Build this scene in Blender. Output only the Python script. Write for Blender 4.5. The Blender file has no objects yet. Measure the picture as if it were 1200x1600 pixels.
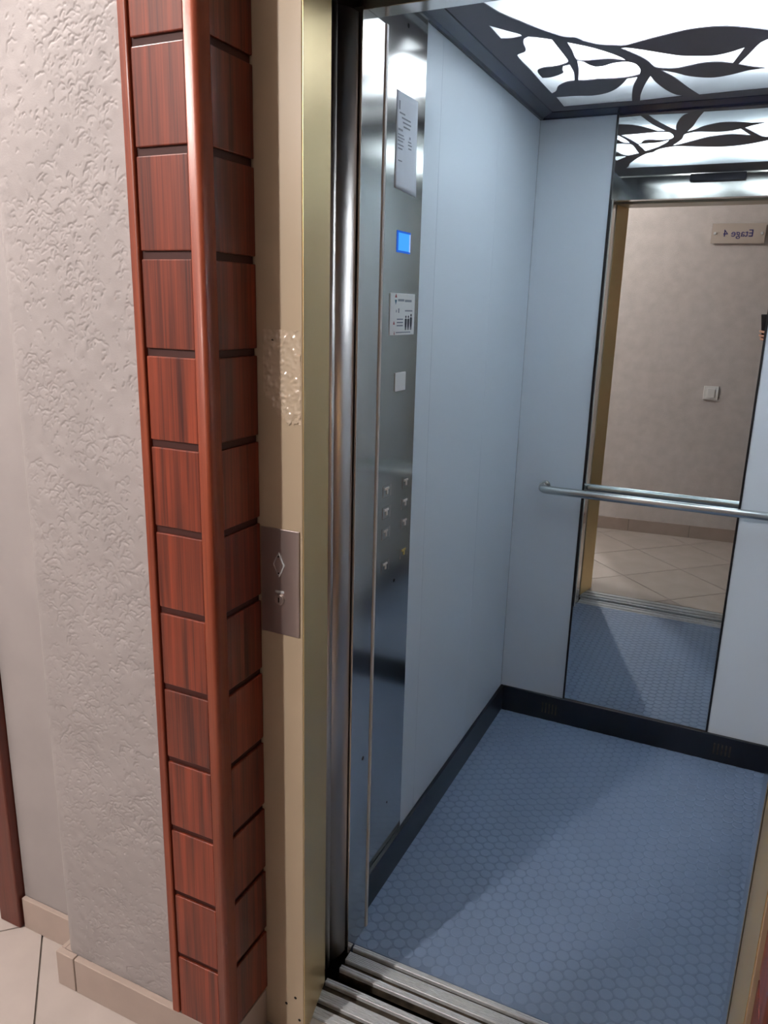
import bpy, bmesh, math, random
import numpy as np
from mathutils import Vector, Matrix

random.seed(7)
SC = bpy.context.scene
COL = SC.collection

# ------------------------------------------------------------------ camera
CAM_POS = Vector((0.74994, -2.74181, 1.54306))
YAW, PITCH, ROLL, FPX = 0.438015, 0.259856, 0.026166, 1206.643
_fw = Vector((-math.sin(YAW) * math.cos(PITCH), math.cos(YAW) * math.cos(PITCH), -math.sin(PITCH)))
_r0 = Vector((math.cos(YAW), math.sin(YAW), 0))
_u0 = _r0.cross(_fw)
CAM_R = math.cos(ROLL) * _r0 + math.sin(ROLL) * _u0
CAM_U = -math.sin(ROLL) * _r0 + math.cos(ROLL) * _u0
CAM_F = _fw
cd = bpy.data.cameras.new('camera')
cam = bpy.data.objects.new('camera', cd)
COL.objects.link(cam)
cd.sensor_fit = 'VERTICAL'
cd.sensor_height = 32.0
cd.sensor_width = 24.0
cd.lens = FPX / 1600 * 32.0
cd.clip_start = 0.01
m3 = Matrix((CAM_R, CAM_U, -CAM_F)).transposed()
cam.matrix_world = Matrix.Translation(CAM_POS) @ m3.to_4x4()
SC.camera = cam

# ------------------------------------------------------------------ world, exposure
w = bpy.data.worlds.new('world')
SC.world = w
w.use_nodes = True
w.node_tree.nodes['Background'].inputs[0].default_value = (0.9, 0.95, 1.0, 1)
w.node_tree.nodes['Background'].inputs[1].default_value = 0.012
SC.view_settings.view_transform = 'Standard'
SC.view_settings.look = 'None'
SC.view_settings.gamma = 1.0
SC.view_settings.use_curve_mapping = False
SC.view_settings.exposure = 0.0
SC.cycles.max_bounces = 9

LAMP_POS = [(-0.70, -3.70, 2.35), (-0.92, -1.98, 2.73)]      # hall bulb, then an unseen bulb added to brighten the landing walls
LAMP_STRENGTH = [4000.0, 2150.0]
LAMP_COLOR = (1.0, 0.935, 0.905)
TUBE_WATTS = 31.5                    # each of the two tubes above the lift's diffuser
TUBE_COLOR = (0.86, 0.94, 1.0)

# the two tube lamps in the light box of the lift ceiling
for tx in (0.31, 0.72):
    ld = bpy.data.lights.new('tube_light', 'AREA')
    ld.shape = 'RECTANGLE'
    ld.size, ld.size_y = 0.04, 0.56
    ld.energy = TUBE_WATTS
    ld.color = TUBE_COLOR
    lo = bpy.data.objects.new('tube_light', ld)
    COL.objects.link(lo)
    lo.location = (tx, -0.66, 2.222)

# ------------------------------------------------------------------ materials
def lin(c):
    return tuple(((v / 255) / 12.92 if v / 255 <= 0.04045 else ((v / 255 + 0.055) / 1.055) ** 2.4) for v in c) + (1,)

def mat(name, rgb, rough=0.5, metal=0.0, coat=0.0, bump=None, var=None, emit=None, spec=None):
    """rgb in sRGB 0..255; bump=(scale, strength, distance[, stretch]); var=(scale, amount[, stretch])"""
    m = bpy.data.materials.new(name)
    m.use_nodes = True
    nt = m.node_tree
    b = nt.nodes['Principled BSDF']
    b.inputs['Base Color'].default_value = lin(rgb)
    b.inputs['Roughness'].default_value = rough
    b.inputs['Metallic'].default_value = metal
    b.inputs['Coat Weight'].default_value = coat
    b.inputs['Coat Roughness'].default_value = 0.12
    if spec is not None:
        b.inputs['Specular IOR Level'].default_value = spec
    def coords(stretch):
        tc = nt.nodes.new('ShaderNodeTexCoord')
        mp = nt.nodes.new('ShaderNodeMapping')
        mp.inputs['Scale'].default_value = stretch
        nt.links.new(tc.outputs['Object'], mp.inputs['Vector'])
        return mp.outputs['Vector']
    if var:
        st = var[2] if len(var) > 2 else (1, 1, 1)
        n = nt.nodes.new('ShaderNodeTexNoise')
        n.inputs['Scale'].default_value = var[0]
        n.inputs['Detail'].default_value = 5
        nt.links.new(coords(st), n.inputs['Vector'])
        r = nt.nodes.new('ShaderNodeValToRGB')
        c = lin(rgb)
        a = var[1]
        r.color_ramp.elements[0].position = 0.3
        r.color_ramp.elements[1].position = 0.7
        r.color_ramp.elements[0].color = tuple(v * (1 - a) for v in c[:3]) + (1,)
        r.color_ramp.elements[1].color = tuple(min(1, v * (1 + a)) for v in c[:3]) + (1,)
        nt.links.new(n.outputs['Fac'], r.inputs['Fac'])
        nt.links.new(r.outputs['Color'], b.inputs['Base Color'])
    if bump:
        st = bump[3] if len(bump) > 3 else (1, 1, 1)
        n = nt.nodes.new('ShaderNodeTexNoise')
        n.inputs['Scale'].default_value = bump[0]
        n.inputs['Detail'].default_value = 4
        nt.links.new(coords(st), n.inputs['Vector'])
        bp = nt.nodes.new('ShaderNodeBump')
        bp.inputs['Strength'].default_value = bump[1]
        bp.inputs['Distance'].default_value = bump[2]
        nt.links.new(n.outputs['Fac'], bp.inputs['Height'])
        nt.links.new(bp.outputs['Normal'], b.inputs['Normal'])
    if emit:
        b.inputs['Emission Color'].default_value = lin(emit[0])
        b.inputs['Emission Strength'].default_value = emit[1]
    return m

def wood_mat(name, dark, light, rough=0.42, scale=1.0, coat=0.08):
    m = bpy.data.materials.new(name)
    m.use_nodes = True
    nt = m.node_tree
    b = nt.nodes['Principled BSDF']
    tc = nt.nodes.new('ShaderNodeTexCoord')
    oi = nt.nodes.new('ShaderNodeObjectInfo')
    mul = nt.nodes.new('ShaderNodeMath'); mul.operation = 'MULTIPLY'; mul.inputs[1].default_value = 37.0
    nt.links.new(oi.outputs['Random'], mul.inputs[0])
    cmb = nt.nodes.new('ShaderNodeCombineXYZ')
    for i in range(3):
        nt.links.new(mul.outputs[0], cmb.inputs[i])
    add = nt.nodes.new('ShaderNodeVectorMath'); add.operation = 'ADD'
    nt.links.new(tc.outputs['Object'], add.inputs[0])
    nt.links.new(cmb.outputs[0], add.inputs[1])
    def band(sx, sz, sc, det):
        mp = nt.nodes.new('ShaderNodeMapping')
        mp.inputs['Scale'].default_value = (sx, sx, sz)
        nt.links.new(add.outputs[0], mp.inputs['Vector'])
        n = nt.nodes.new('ShaderNodeTexNoise')
        n.inputs['Scale'].default_value = sc
        n.inputs['Detail'].default_value = det
        nt.links.new(mp.outputs[0], n.inputs['Vector'])
        return n.outputs['Fac']
    f1 = band(50 * scale, 1.6, 1.0, 3)
    f2 = band(320 * scale, 5.0, 1.0, 4)
    mx = nt.nodes.new('ShaderNodeMix'); mx.data_type = 'FLOAT'; mx.inputs[0].default_value = 0.38
    nt.links.new(f1, mx.inputs[2]); nt.links.new(f2, mx.inputs[3])
    r = nt.nodes.new('ShaderNodeValToRGB')
    r.color_ramp.elements[0].position = 0.34
    r.color_ramp.elements[1].position = 0.66
    r.color_ramp.elements[0].color = lin(dark)
    r.color_ramp.elements[1].color = lin(light)
    nt.links.new(mx.outputs[0], r.inputs['Fac'])
    # each piece of wood is a little lighter or darker than the next
    mr = nt.nodes.new('ShaderNodeMapRange')
    mr.inputs['To Min'].default_value = 0.82; mr.inputs['To Max'].default_value = 1.14
    nt.links.new(oi.outputs['Random'], mr.inputs['Value'])
    hs = nt.nodes.new('ShaderNodeHueSaturation')
    nt.links.new(mr.outputs[0], hs.inputs['Value'])
    nt.links.new(r.outputs['Color'], hs.inputs['Color'])
    nt.links.new(hs.outputs['Color'], b.inputs['Base Color'])
    b.inputs['Roughness'].default_value = rough
    b.inputs['Coat Weight'].default_value = coat
    b.inputs['Coat Roughness'].default_value = 0.15
    bp = nt.nodes.new('ShaderNodeBump')
    bp.inputs['Strength'].default_value = 0.12; bp.inputs['Distance'].default_value = 0.0006
    nt.links.new(f2, bp.inputs['Height'])
    nt.links.new(bp.outputs['Normal'], b.inputs['Normal'])
    return m

def emis(name, rgb, strength):
    m = bpy.data.materials.new(name)
    m.use_nodes = True
    nt = m.node_tree
    nt.nodes.remove(nt.nodes['Principled BSDF'])
    e = nt.nodes.new('ShaderNodeEmission')
    e.inputs[0].default_value = rgb + (1,) if len(rgb) == 3 else rgb
    e.inputs[1].default_value = strength
    nt.links.new(e.outputs[0], nt.nodes['Material Output'].inputs[0])
    return m

M = {}
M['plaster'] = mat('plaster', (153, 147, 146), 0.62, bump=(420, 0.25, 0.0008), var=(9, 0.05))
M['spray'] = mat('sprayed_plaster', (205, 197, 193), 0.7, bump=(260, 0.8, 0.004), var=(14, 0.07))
M['ceil'] = mat('ceiling_paint', (225, 220, 212), 0.8)
M['wood'] = wood_mat('mahogany_plank', (62, 20, 12), (142, 60, 34))
M['wood2'] = wood_mat('mahogany_moulding', (112, 44, 24), (150, 70, 38), rough=0.46, coat=0.08)
M['wood_dark'] = mat('dark_wood_backing', (64, 24, 17), 0.6)
M['door_wood'] = wood_mat('brown_door_wood', (80, 32, 22), (108, 48, 34), rough=0.4)
M['white_door'] = mat('white_door_paint', (214, 212, 210), 0.4)
M['jamb'] = mat('beige_metal_paint', (186, 168, 142), 0.34, coat=0.1, bump=(60, 0.05, 0.002), var=(5, 0.05))
M['tile'] = mat('floor_tile', (178, 168, 162), 0.22, var=(7, 0.06), bump=(30, 0.03, 0.002))
M['grout'] = mat('grout', (112, 104, 98), 0.9, var=(40, 0.2))
M['skirt'] = mat('skirting_tile', (166, 150, 140), 0.3, var=(10, 0.06))
M['steel'] = mat('brushed_steel', (218, 213, 206), 0.13, 1.0, bump=(30, 0.03, 0.001, (30, 30, 1)))
M['steel_satin'] = mat('satin_steel', (188, 176, 172), 0.34, 0.92, bump=(30, 0.05, 0.001, (30, 30, 1)))
M['steel_bright'] = mat('bright_steel', (200, 190, 184), 0.34, 1.0)
M['gold_steel'] = mat('gold_tinted_steel', (232, 203, 146), 0.36, 0.72, bump=(30, 0.06, 0.001, (30, 30, 1)))
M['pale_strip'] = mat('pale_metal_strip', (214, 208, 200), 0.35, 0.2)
M['chrome'] = mat('handrail_steel', (205, 208, 206), 0.2, 1.0)
M['black'] = mat('black_rubber', (10, 10, 12), 0.7)
M['trim'] = mat('black_trim', (12, 14, 20), 0.35)
M['base'] = mat('black_baseboard', (13, 17, 27), 0.28, var=(6, 0.2))
M['laminate'] = mat('pale_grey_laminate', (214, 223, 231), 0.38, bump=(350, 0.08, 0.0008))
M['mirror'] = mat('mirror_glass', (226, 232, 232), 0.004, 1.0)
M['rubber'] = mat('blue_rubber', (126, 144, 171), 0.5, var=(3, 0.06), bump=(500, 0.15, 0.0006))
M['rubber_gap'] = mat('darker_blue_rubber', (116, 133, 158), 0.6, var=(4, 0.08))  # slightly darker blue for the floor sheet between the studs
M['alu'] = mat('sill_aluminium', (205, 207, 209), 0.38, 0.15, var=(60, 0.14, (1, 6, 1)), bump=(40, 0.1, 0.001, (1, 20, 1)))
M['alu_dirty'] = mat('dirty_sill_groove', (74, 64, 52), 0.7, 0.2, var=(45, 0.5))
M['cove'] = mat('dark_blue_gloss_metal', (16, 20, 46), 0.2, 0.0)
M['plate'] = mat('dark_grey_cut_sheet', (78, 73, 80), 0.5, 0.0)
M['boxwhite'] = mat('light_box_grey', (150, 150, 150), 0.8)
M['paper'] = mat('paper', (216, 220, 228), 0.6, var=(20, 0.03))
M['ink'] = mat('grey_ink', (138, 143, 152), 0.7)
M['ink_dark'] = mat('dark_ink', (40, 46, 56), 0.6)
M['ink_red'] = mat('red_ink', (150, 50, 60), 0.6)
M['ink_teal'] = mat('teal_ink', (60, 110, 130), 0.6)
M['ink_blue'] = mat('navy_lettering', (40, 38, 110), 0.5)
M['white_plastic'] = mat('white_plastic', (228, 228, 226), 0.35)
M['acrylic'] = mat('frosted_acrylic', (190, 178, 168), 0.12, 0.0)
M['yellow'] = mat('yellow_button', (186, 168, 90), 0.35)
M['phone'] = mat('phone_black', (14, 16, 24), 0.2)
M['skin'] = mat('skin', (186, 140, 118), 0.55)
M['cloth_dark'] = mat('dark_cloth', (34, 36, 44), 0.9, bump=(300, 0.3, 0.001))
M['cloth_jean'] = mat('denim', (46, 56, 78), 0.9, bump=(300, 0.3, 0.001))
M['hair'] = mat('dark_hair', (26, 20, 18), 0.6)
M['shoe'] = mat('black_leather', (20, 18, 18), 0.35)
M['hole'] = mat('screw_hole', (12, 11, 10), 0.8)
M['glue'] = mat('shiny_tape_residue', (204, 186, 162), 0.12, coat=1.0)
M['display'] = emis('blue_display', lin((70, 160, 245))[:3], 1.15)
M['display_rim'] = emis('blue_display_rim', lin((50, 105, 215))[:3], 0.9)
M['globe'] = emis('lamp_globe', LAMP_COLOR, LAMP_STRENGTH[0])
M['globe_fill'] = emis('fill_lamp_globe', LAMP_COLOR, LAMP_STRENGTH[1])
md = bpy.data.materials.new('opal_diffuser'); md.use_nodes = True
nt = md.node_tree
nt.nodes.remove(nt.nodes['Principled BSDF'])
tr = nt.nodes.new('ShaderNodeBsdfTranslucent'); tr.inputs[0].default_value = (0.86, 0.88, 0.9, 1)
df = nt.nodes.new('ShaderNodeBsdfDiffuse'); df.inputs[0].default_value = (0.85, 0.87, 0.88, 1)
mxs = nt.nodes.new('ShaderNodeMixShader'); mxs.inputs[0].default_value = 0.35
nt.links.new(tr.outputs[0], mxs.inputs[1]); nt.links.new(df.outputs[0], mxs.inputs[2])
nt.links.new(mxs.outputs[0], nt.nodes['Material Output'].inputs[0])
M['diffuser'] = md

# ------------------------------------------------------------------ helpers
def link(name, me, m=None, parent=None, loc=(0, 0, 0), rot=None, smooth=False):
    if m is not None and not me.materials:
        me.materials.append(M[m] if isinstance(m, str) else m)
    if smooth:
        for p in me.polygons:
            p.use_smooth = True
    o = bpy.data.objects.new(name, me)
    COL.objects.link(o)
    o.location = loc
    if rot:
        o.rotation_euler = rot
    if parent:
        o.parent = parent
    return o

def bm_mesh(bm, name):
    me = bpy.data.meshes.new(name)
    bmesh.ops.recalc_face_normals(bm, faces=bm.faces)
    bm.to_mesh(me)
    bm.free()
    return me

def bm_box(bm, x0, x1, y0, y1, z0, z1, bevel=0.0, seg=2):
    b2 = bmesh.new()
    vs = [b2.verts.new((x, y, z)) for x in (x0, x1) for y in (y0, y1) for z in (z0, z1)]
    for f in ((0, 1, 3, 2), (4, 6, 7, 5), (0, 4, 5, 1), (2, 3, 7, 6), (0, 2, 6, 4), (1, 5, 7, 3)):
        b2.faces.new([vs[i] for i in f])
    bmesh.ops.recalc_face_normals(b2, faces=b2.faces)
    if bevel:
        bmesh.ops.bevel(b2, geom=list(b2.edges), offset=bevel, segments=seg, affect='EDGES', profile=0.5)
    t = bpy.data.meshes.new('t')
    b2.to_mesh(t); b2.free()
    bm.from_mesh(t)
    bpy.data.meshes.remove(t)

def box(name, x0, x1, y0, y1, z0, z1, m, parent=None, bevel=0.0, seg=2, loc=(0, 0, 0), rot=None):
    bm = bmesh.new()
    bm_box(bm, x0, x1, y0, y1, z0, z1, bevel, seg)
    return link(name, bm_mesh(bm, name), m, parent, loc, rot)

def prism_mesh(name, pts, z0, z1, bevel=0.0):
    """plan polygon (x, y) extruded in z"""
    bm = bmesh.new()
    lo = [bm.verts.new((x, y, z0)) for x, y in pts]
    hi = [bm.verts.new((x, y, z1)) for x, y in pts]
    n = len(pts)
    bm.faces.new(lo[::-1]); bm.faces.new(hi)
    for i in range(n):
        bm.faces.new((lo[i], lo[(i + 1) % n], hi[(i + 1) % n], hi[i]))
    bmesh.ops.recalc_face_normals(bm, faces=bm.faces)
    if bevel:
        bmesh.ops.bevel(bm, geom=list(bm.edges), offset=bevel, segments=2, affect='EDGES', profile=0.5)
    return bm_mesh(bm, name)

def prism(name, pts, z0, z1, m, parent=None, bevel=0.0, loc=(0, 0, 0), rot=None, smooth=False):
    return link(name, prism_mesh(name, pts, z0, z1, bevel), m, parent, loc, rot, smooth)

def cyl_mesh(name, r, h, seg=16, bevel=0.0):
    """axis +z from 0 to h"""
    bm = bmesh.new()
    bmesh.ops.create_cone(bm, cap_ends=True, segments=seg, radius1=r, radius2=r, depth=h)
    bmesh.ops.translate(bm, verts=bm.verts, vec=(0, 0, h / 2))
    if bevel:
        es = [e for e in bm.edges if abs(e.verts[0].co.z - h) < 1e-6 and abs(e.verts[1].co.z - h) < 1e-6]
        bmesh.ops.bevel(bm, geom=es, offset=bevel, segments=2, affect='EDGES', profile=0.5)
    return bm_mesh(bm, name)

def tube_mesh(name, pts, r, seg=16):
    pts = [Vector(p) for p in pts]
    bm = bmesh.new()
    rings = []
    up = None
    for i, p in enumerate(pts):
        t = (pts[min(i + 1, len(pts) - 1)] - pts[max(i - 1, 0)]).normalized()
        if up is None:
            up = Vector((0, 0, 1)) if abs(t.z) < 0.9 else Vector((1, 0, 0))
        a = t.cross(up).normalized(); b = a.cross(t).normalized(); up = b
        rings.append([bm.verts.new(p + r * (math.cos(2 * math.pi * k / seg) * a + math.sin(2 * math.pi * k / seg) * b)) for k in range(seg)])
    for i in range(len(rings) - 1):
        for k in range(seg):
            bm.faces.new((rings[i][k], rings[i][(k + 1) % seg], rings[i + 1][(k + 1) % seg], rings[i + 1][k]))
    bm.faces.new(rings[0][::-1]); bm.faces.new(rings[-1])
    return bm_mesh(bm, name)

def empty(name, loc=(0, 0, 0)):
    o = bpy.data.objects.new(name, None)
    o.empty_display_size = 0.1
    COL.objects.link(o)
    o.location = loc
    return o

def tag(o, label, cat, group=None):
    o['label'] = label
    o['category'] = cat
    if group:
        o['group'] = group
    return o

def struct(o):
    o['kind'] = 'structure'
    return o

def child_at(o, parent):
    """keep world placement when the parent is an empty that is not at the origin"""
    o.parent = parent
    o.location = Vector(o.location) - Vector(parent.location)
    return o

def text_mesh(name, body, size, extrude=0.0004):
    cu = bpy.data.curves.new(name, 'FONT')
    cu.body = body
    cu.size = size
    cu.extrude = extrude
    cu.align_x = 'CENTER'; cu.align_y = 'CENTER'
    o = bpy.data.objects.new(name, cu)
    COL.objects.link(o)
    dg = bpy.context.evaluated_depsgraph_get()
    me = bpy.data.meshes.new_from_object(o.evaluated_get(dg))
    bpy.data.objects.remove(o)
    return me

# ================================================================== LANDING SHELL
T45 = math.pi / 4
XL, XR = -3.4, 2.6
CH = 2.86                            # landing ceiling height
PITCH_T = 0.4225
floor = struct(box('floor', XL, XR, -3.40, -1.545, -0.10, -0.006, 'grout'))

def clip(poly, a, b, c):
    """keep a*x + b*y <= c"""
    out = []
    for i in range(len(poly)):
        p, q = poly[i], poly[(i + 1) % len(poly)]
        dp, dq = a * p[0] + b * p[1] - c, a * q[0] + b * q[1] - c
        if dp <= 0:
            out.append(p)
        if (dp < 0 < dq) or (dq < 0 < dp):
            t = dp / (dp - dq)
            out.append((p[0] + t * (q[0] - p[0]), p[1] + t * (q[1] - p[1])))
    return out

g = 0.0022
tile_me = None
for iu in range(-16, 18):
    for iv in range(-16, 18):
        u0, v0 = -1.645 + iu * PITCH_T, 0.645 + iv * PITCH_T
        uv = [(u0 + g, v0 + g), (u0 + PITCH_T - g, v0 + g), (u0 + PITCH_T - g, v0 + PITCH_T - g), (u0 + g, v0 + PITCH_T - g)]
        poly = [((u + v) / 2 ** .5, (u - v) / 2 ** .5) for u, v in uv]
        full = list(poly)
        for a, b, c in ((0, 1, -1.547), (0, -1, 3.35), (1, 0, XR - .01), (-1, 0, -XL - .01)):
            if poly:
                poly = clip(poly, a, b, c)
        if len(poly) < 3:
            continue
        cx, cy = sum(p[0] for p in full) / 4, sum(p[1] for p in full) / 4
        if poly == full:
            if tile_me is None:
                tile_me = prism_mesh('tile', [(p[0] - cx, p[1] - cy) for p in full], -0.006, 0.0)
                tile_me.materials.append(M['tile'])
            me = tile_me
        else:
            me = prism_mesh('tile', [(p[0] - cx, p[1] - cy) for p in poly], -0.006, 0.0)
        link('tile', me, 'tile', floor, (cx, cy, 0))

struct(box('ceiling', XL, XR, -3.45, -1.3, CH, CH + .1, 'ceil'))
struct(box('landing_wall_left', XL - .1, XL, -3.45, -1.45, -0.1, CH, 'spray'))
struct(box('landing_wall_right', XR, XR + .1, -3.45, -1.45, -0.1, CH, 'spray'))

# wall opposite the lift, seen in the mirror, very slightly askew
WROT = (0, 0, -0.0997)
WLOC = (0.30, -2.99, 0)
opp = struct(box('landing_wall_back', -0.63, 2.6, -0.14, 0, -0.1, CH, 'spray', loc=WLOC, rot=WROT))
sk = struct(box('skirting_back', -0.63, 2.5, 0, 0.004, 0, 0.088, 'grout', loc=WLOC, rot=WROT))
stile = None
for i in range(0, 6):
    x0 = -0.659 + i * 0.416 if i < 3 else None
    if x0 is None:
        continue
    if stile is None:
        o = box('skirting_tile', 0.0015, 0.4145, 0, 0.011, 0, 0.09, 'skirt', sk, 0.0015, 1, loc=(x0, 0, 0))
        stile = o.data
    else:
        link('skirting_tile', stile, None, sk, (x0, 0, 0))

# the hall that opens to the left of that wall
struct(box('hall_floor', XL, XR, -5.6, -3.401, -0.1, 0.0, 'tile'))
struct(box('hall_wall_back', XL, XR, -5.7, -5.6, -0.1, CH, 'spray'))
struct(box('hall_wall_left', XL - .1, XL, -5.7, -3.451, -0.1, CH, 'spray'))
struct(box('hall_ceiling', XL, XR, -5.7, -3.451, CH, CH + .1, 'ceil'))
# unseen brown door, added to throw a reddish bounce from the opposite wall
d2 = struct(empty('bounce_door', WLOC)); d2.rotation_euler = WROT
for a_, b_ in ((0.555, 0.625), (1.405, 1.475)):
    box('frame_post', a_, b_, 0.0, 0.03, 0.0, 2.2, 'door_wood', d2, 0.004)
box('frame_head', 0.625, 1.405, 0.0, 0.03, 2.13, 2.2, 'door_wood', d2, 0.004)
lf2 = box('door_leaf', 0.627, 1.403, 0.0, 0.012, 0.008, 2.128, 'door_wood', d2, 0.003)
link('door_handle', tube_mesh('door_handle', [(0.695, 0.01, 1.02), (0.695, 0.05, 1.02), (0.705, 0.058, 1.02), (0.81, 0.058, 1.02)], 0.009, 10), 'steel_bright', lf2, smooth=True)

# stepped-back wall on the far left with the brown door frame
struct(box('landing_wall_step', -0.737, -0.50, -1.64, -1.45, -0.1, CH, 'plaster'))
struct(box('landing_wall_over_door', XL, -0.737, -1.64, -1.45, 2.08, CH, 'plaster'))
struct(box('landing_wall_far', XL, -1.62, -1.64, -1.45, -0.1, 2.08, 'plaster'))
df_ = struct(empty('door_1', (-1.18, -1.63, 0)))
for nm, a in (('frame_post', (-0.812, -0.740)), ('frame_post', (-1.620, -1.548))):
    child_at(box(nm, a[0], a[1], -1.662, -1.50, 0.0, 2.08, 'door_wood', None, 0.004), df_)
child_at(box('frame_head', -1.548, -0.812, -1.662, -1.50, 2.01, 2.08, 'door_wood', None, 0.004), df_)
leaf = child_at(box('door_leaf', -1.546, -0.814, -1.60, -1.56, 0.008, 2.008, 'white_door', None, 0.003), df_)
hm = tube_mesh('door_handle', [(-0.885, -1.602, 1.02), (-0.885, -1.645, 1.02), (-0.895, -1.652, 1.02), (-1.0, -1.652, 1.02)], 0.009, 10)
h = link('door_handle', hm, 'steel_bright', leaf, smooth=True)

# skirting tiles below the plaster
sk2 = struct(box('skirting_left', -0.735, -0.53, -1.648, -1.64, 0, 0.086, 'grout'))
box('skirting_tile', -0.735, -0.525, -1.653, -1.641, 0, 0.088, 'skirt', sk2, 0.0015, 1)
sk3 = struct(box('skirting_front', -0.515, -0.06, -1.728, -1.718, 0, 0.088, 'grout'))
for a, b in ((-0.527, -0.4735), (-0.4705, -0.0535)):
    box('skirting_tile', a, b, -1.735, -1.72, 0, 0.092, 'skirt', sk3, 0.0015, 1)
box('mortar', -0.514, -0.40, -1.7185, -1.645, 0, 0.0895, 'skirt', sk3)
box('skirting_tile', -0.527, -0.515, -1.719, -1.641, 0, 0.09, 'skirt', sk3, 0.0015, 1)
box('skirting_tile', -0.052, -0.038, -1.735, -1.602, 0, 0.092, 'skirt', sk3, 0.0015, 1)

# ------------------------------------------------------------------ plaster pier beside the wood: trowelled relief as geometry
def plaster_pier():
    rs = np.random.RandomState(11)
    x0, x1, z0, z1, d = -0.520, -0.170, 0.0, 2.30, 0.0015
    nx, nz = int((x1 - x0) / d) + 1, int((z1 - z0) / d) + 1
    Hh = np.zeros((nz, nx))
    # low-frequency mask: where the trowel left marks
    def lowf(n, step):
        a = rs.rand(int(nz / step) + 3, int(nx / step) + 3)
        zi = np.arange(nz) / step; xi = np.arange(nx) / step
        z_, x_ = zi.astype(int), xi.astype(int)
        fz, fx = (zi - z_)[:, None], (xi - x_)[None, :]
        fz = fz * fz * (3 - 2 * fz); fx = fx * fx * (3 - 2 * fx)
        g_ = lambda i, j: a[np.ix_(z_ + i, x_ + j)]
        return (g_(0, 0) * (1 - fx) + g_(0, 1) * fx) * (1 - fz) + (g_(1, 0) * (1 - fx) + g_(1, 1) * fx) * fz
    xx_ = (x0 + np.arange(nx) * d)[None, :]
    mask = lowf(0, 45) * 0.6 + lowf(0, 20) * 0.4
    def stamp(px, pz, hgt, sig):
        ii = np.round((pz - z0) / d).astype(int); jj = np.round((px - x0) / d).astype(int)
        for di in range(-2, 3):
            for dj in range(-2, 3):
                i, j = ii + di, jj + dj
                ok = (i >= 0) & (i < nz) & (j >= 0) & (j < nx)
                zz, xx = z0 + i * d, x0 + j * d
                v = hgt * np.exp(-((zz - pz) ** 2 + (xx - px) ** 2) / (2 * sig ** 2))
                np.maximum.at(Hh, (i[ok], j[ok]), v[ok])
    for k in range(3900):
        cx, cz = rs.uniform(x0, x1), rs.uniform(z0, z1)
        i, j = int((cz - z0) / d), int((cx - x0) / d)
        mk = mask[min(i, nz - 1), min(j, nx - 1)]
        if mk < 0.47 and rs.rand() < 0.9:
            continue
        if cx > x1 - 0.035 and rs.rand() < 0.85:
            continue
        r = rs.uniform(0.003, 0.014) if rs.rand() < 0.85 else rs.uniform(0.014, 0.026)
        a0 = rs.normal(math.pi / 2 + 0.25, 0.55); sp = rs.uniform(0.4, 1.5)
        n = int(r * 2 * sp / 0.0006) + 3
        t = np.linspace(a0 - sp, a0 + sp, n)
        wob = r * (1 + 0.10 * np.sin(3 * t + rs.rand() * 6) + 0.06 * np.sin(9 * t + rs.rand() * 6))
        ex = rs.uniform(0.7, 1.25)
        fade = np.sin(np.linspace(0.12, math.pi - 0.12, n)) ** 0.5
        stamp(cx + wob * np.cos(t) * ex, cz + wob * np.sin(t), rs.uniform(0.0007, 0.0016) * fade, rs.uniform(0.0008, 0.0013))
    for k in range(4500):                       # short nicks and specks
        cx, cz = rs.uniform(x0, x1), rs.uniform(z0, z1)
        i, j = int((cz - z0) / d), int((cx - x0) / d)
        if mask[min(i, nz - 1), min(j, nx - 1)] < 0.42 and rs.rand() < 0.6:
            continue
        n = rs.randint(2, 9)
        t = np.linspace(0, 1, n)
        L = rs.uniform(0.001, 0.006); a = rs.normal(math.pi / 2 - 0.5, 0.5)
        stamp(cx + t * L * math.cos(a), cz + t * L * math.sin(a), np.full(n, rs.uniform(0.0005, 0.0012)), rs.uniform(0.0007, 0.0012))
    Hh = -Hh * np.clip((xx_ - x0 - 0.01) / 0.06, 0.15, 1)
    Hh += 0.0012 * (lowf(0, 12) - 0.5) + 0.002 * (lowf(0, 60) - 0.5)
    zz, xx = np.meshgrid(z0 + np.arange(nz) * d, x0 + np.arange(nx) * d, indexing='ij')
    # rounded corner at the left edge
    rad = 0.04
    e = np.clip((x0 + rad - xx) / rad, 0, 1)
    yy = -1.720 - Hh + rad * (1 - np.sqrt(np.clip(1 - e ** 2, 0, 1)))
    V = np.stack([xx, yy, zz], -1).reshape(-1, 3)
    idx = np.arange(nz * nx).reshape(nz, nx)
    F = np.stack([idx[:-1, :-1], idx[:-1, 1:], idx[1:, 1:], idx[1:, :-1]], -1).reshape(-1, 4)
    # side and back so that the pier is solid
    base = len(V)
    back = np.array([[x0, -1.60, z] for z in z0 + np.arange(nz) * d])
    V = np.vstack([V, back])
    bi = base + np.arange(nz)
    F2 = np.stack([bi[:-1], idx[:-1, 0], idx[1:, 0], bi[1:]], -1)
    F = np.vstack([F, F2])
    me = bpy.data.meshes.new('plaster_pier')
    me.vertices.add(len(V)); me.vertices.foreach_set('co', V.astype(np.float32).ravel())
    me.loops.add(F.size); me.loops.foreach_set('vertex_index', F.astype(np.int32).ravel())
    me.polygons.add(len(F))
    me.polygons.foreach_set('loop_start', (np.arange(len(F)) * 4).astype(np.int32))
    me.polygons.foreach_set('loop_total', np.full(len(F), 4, dtype=np.int32))
    me.polygons.foreach_set('use_smooth', np.ones(len(F), dtype=bool))
    me.update(); me.validate()
    return me
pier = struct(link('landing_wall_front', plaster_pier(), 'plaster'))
struct(box('landing_wall_front_core', -0.50, -0.185, -1.712, -1.602, -0.1, CH, 'plaster'))
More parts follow.
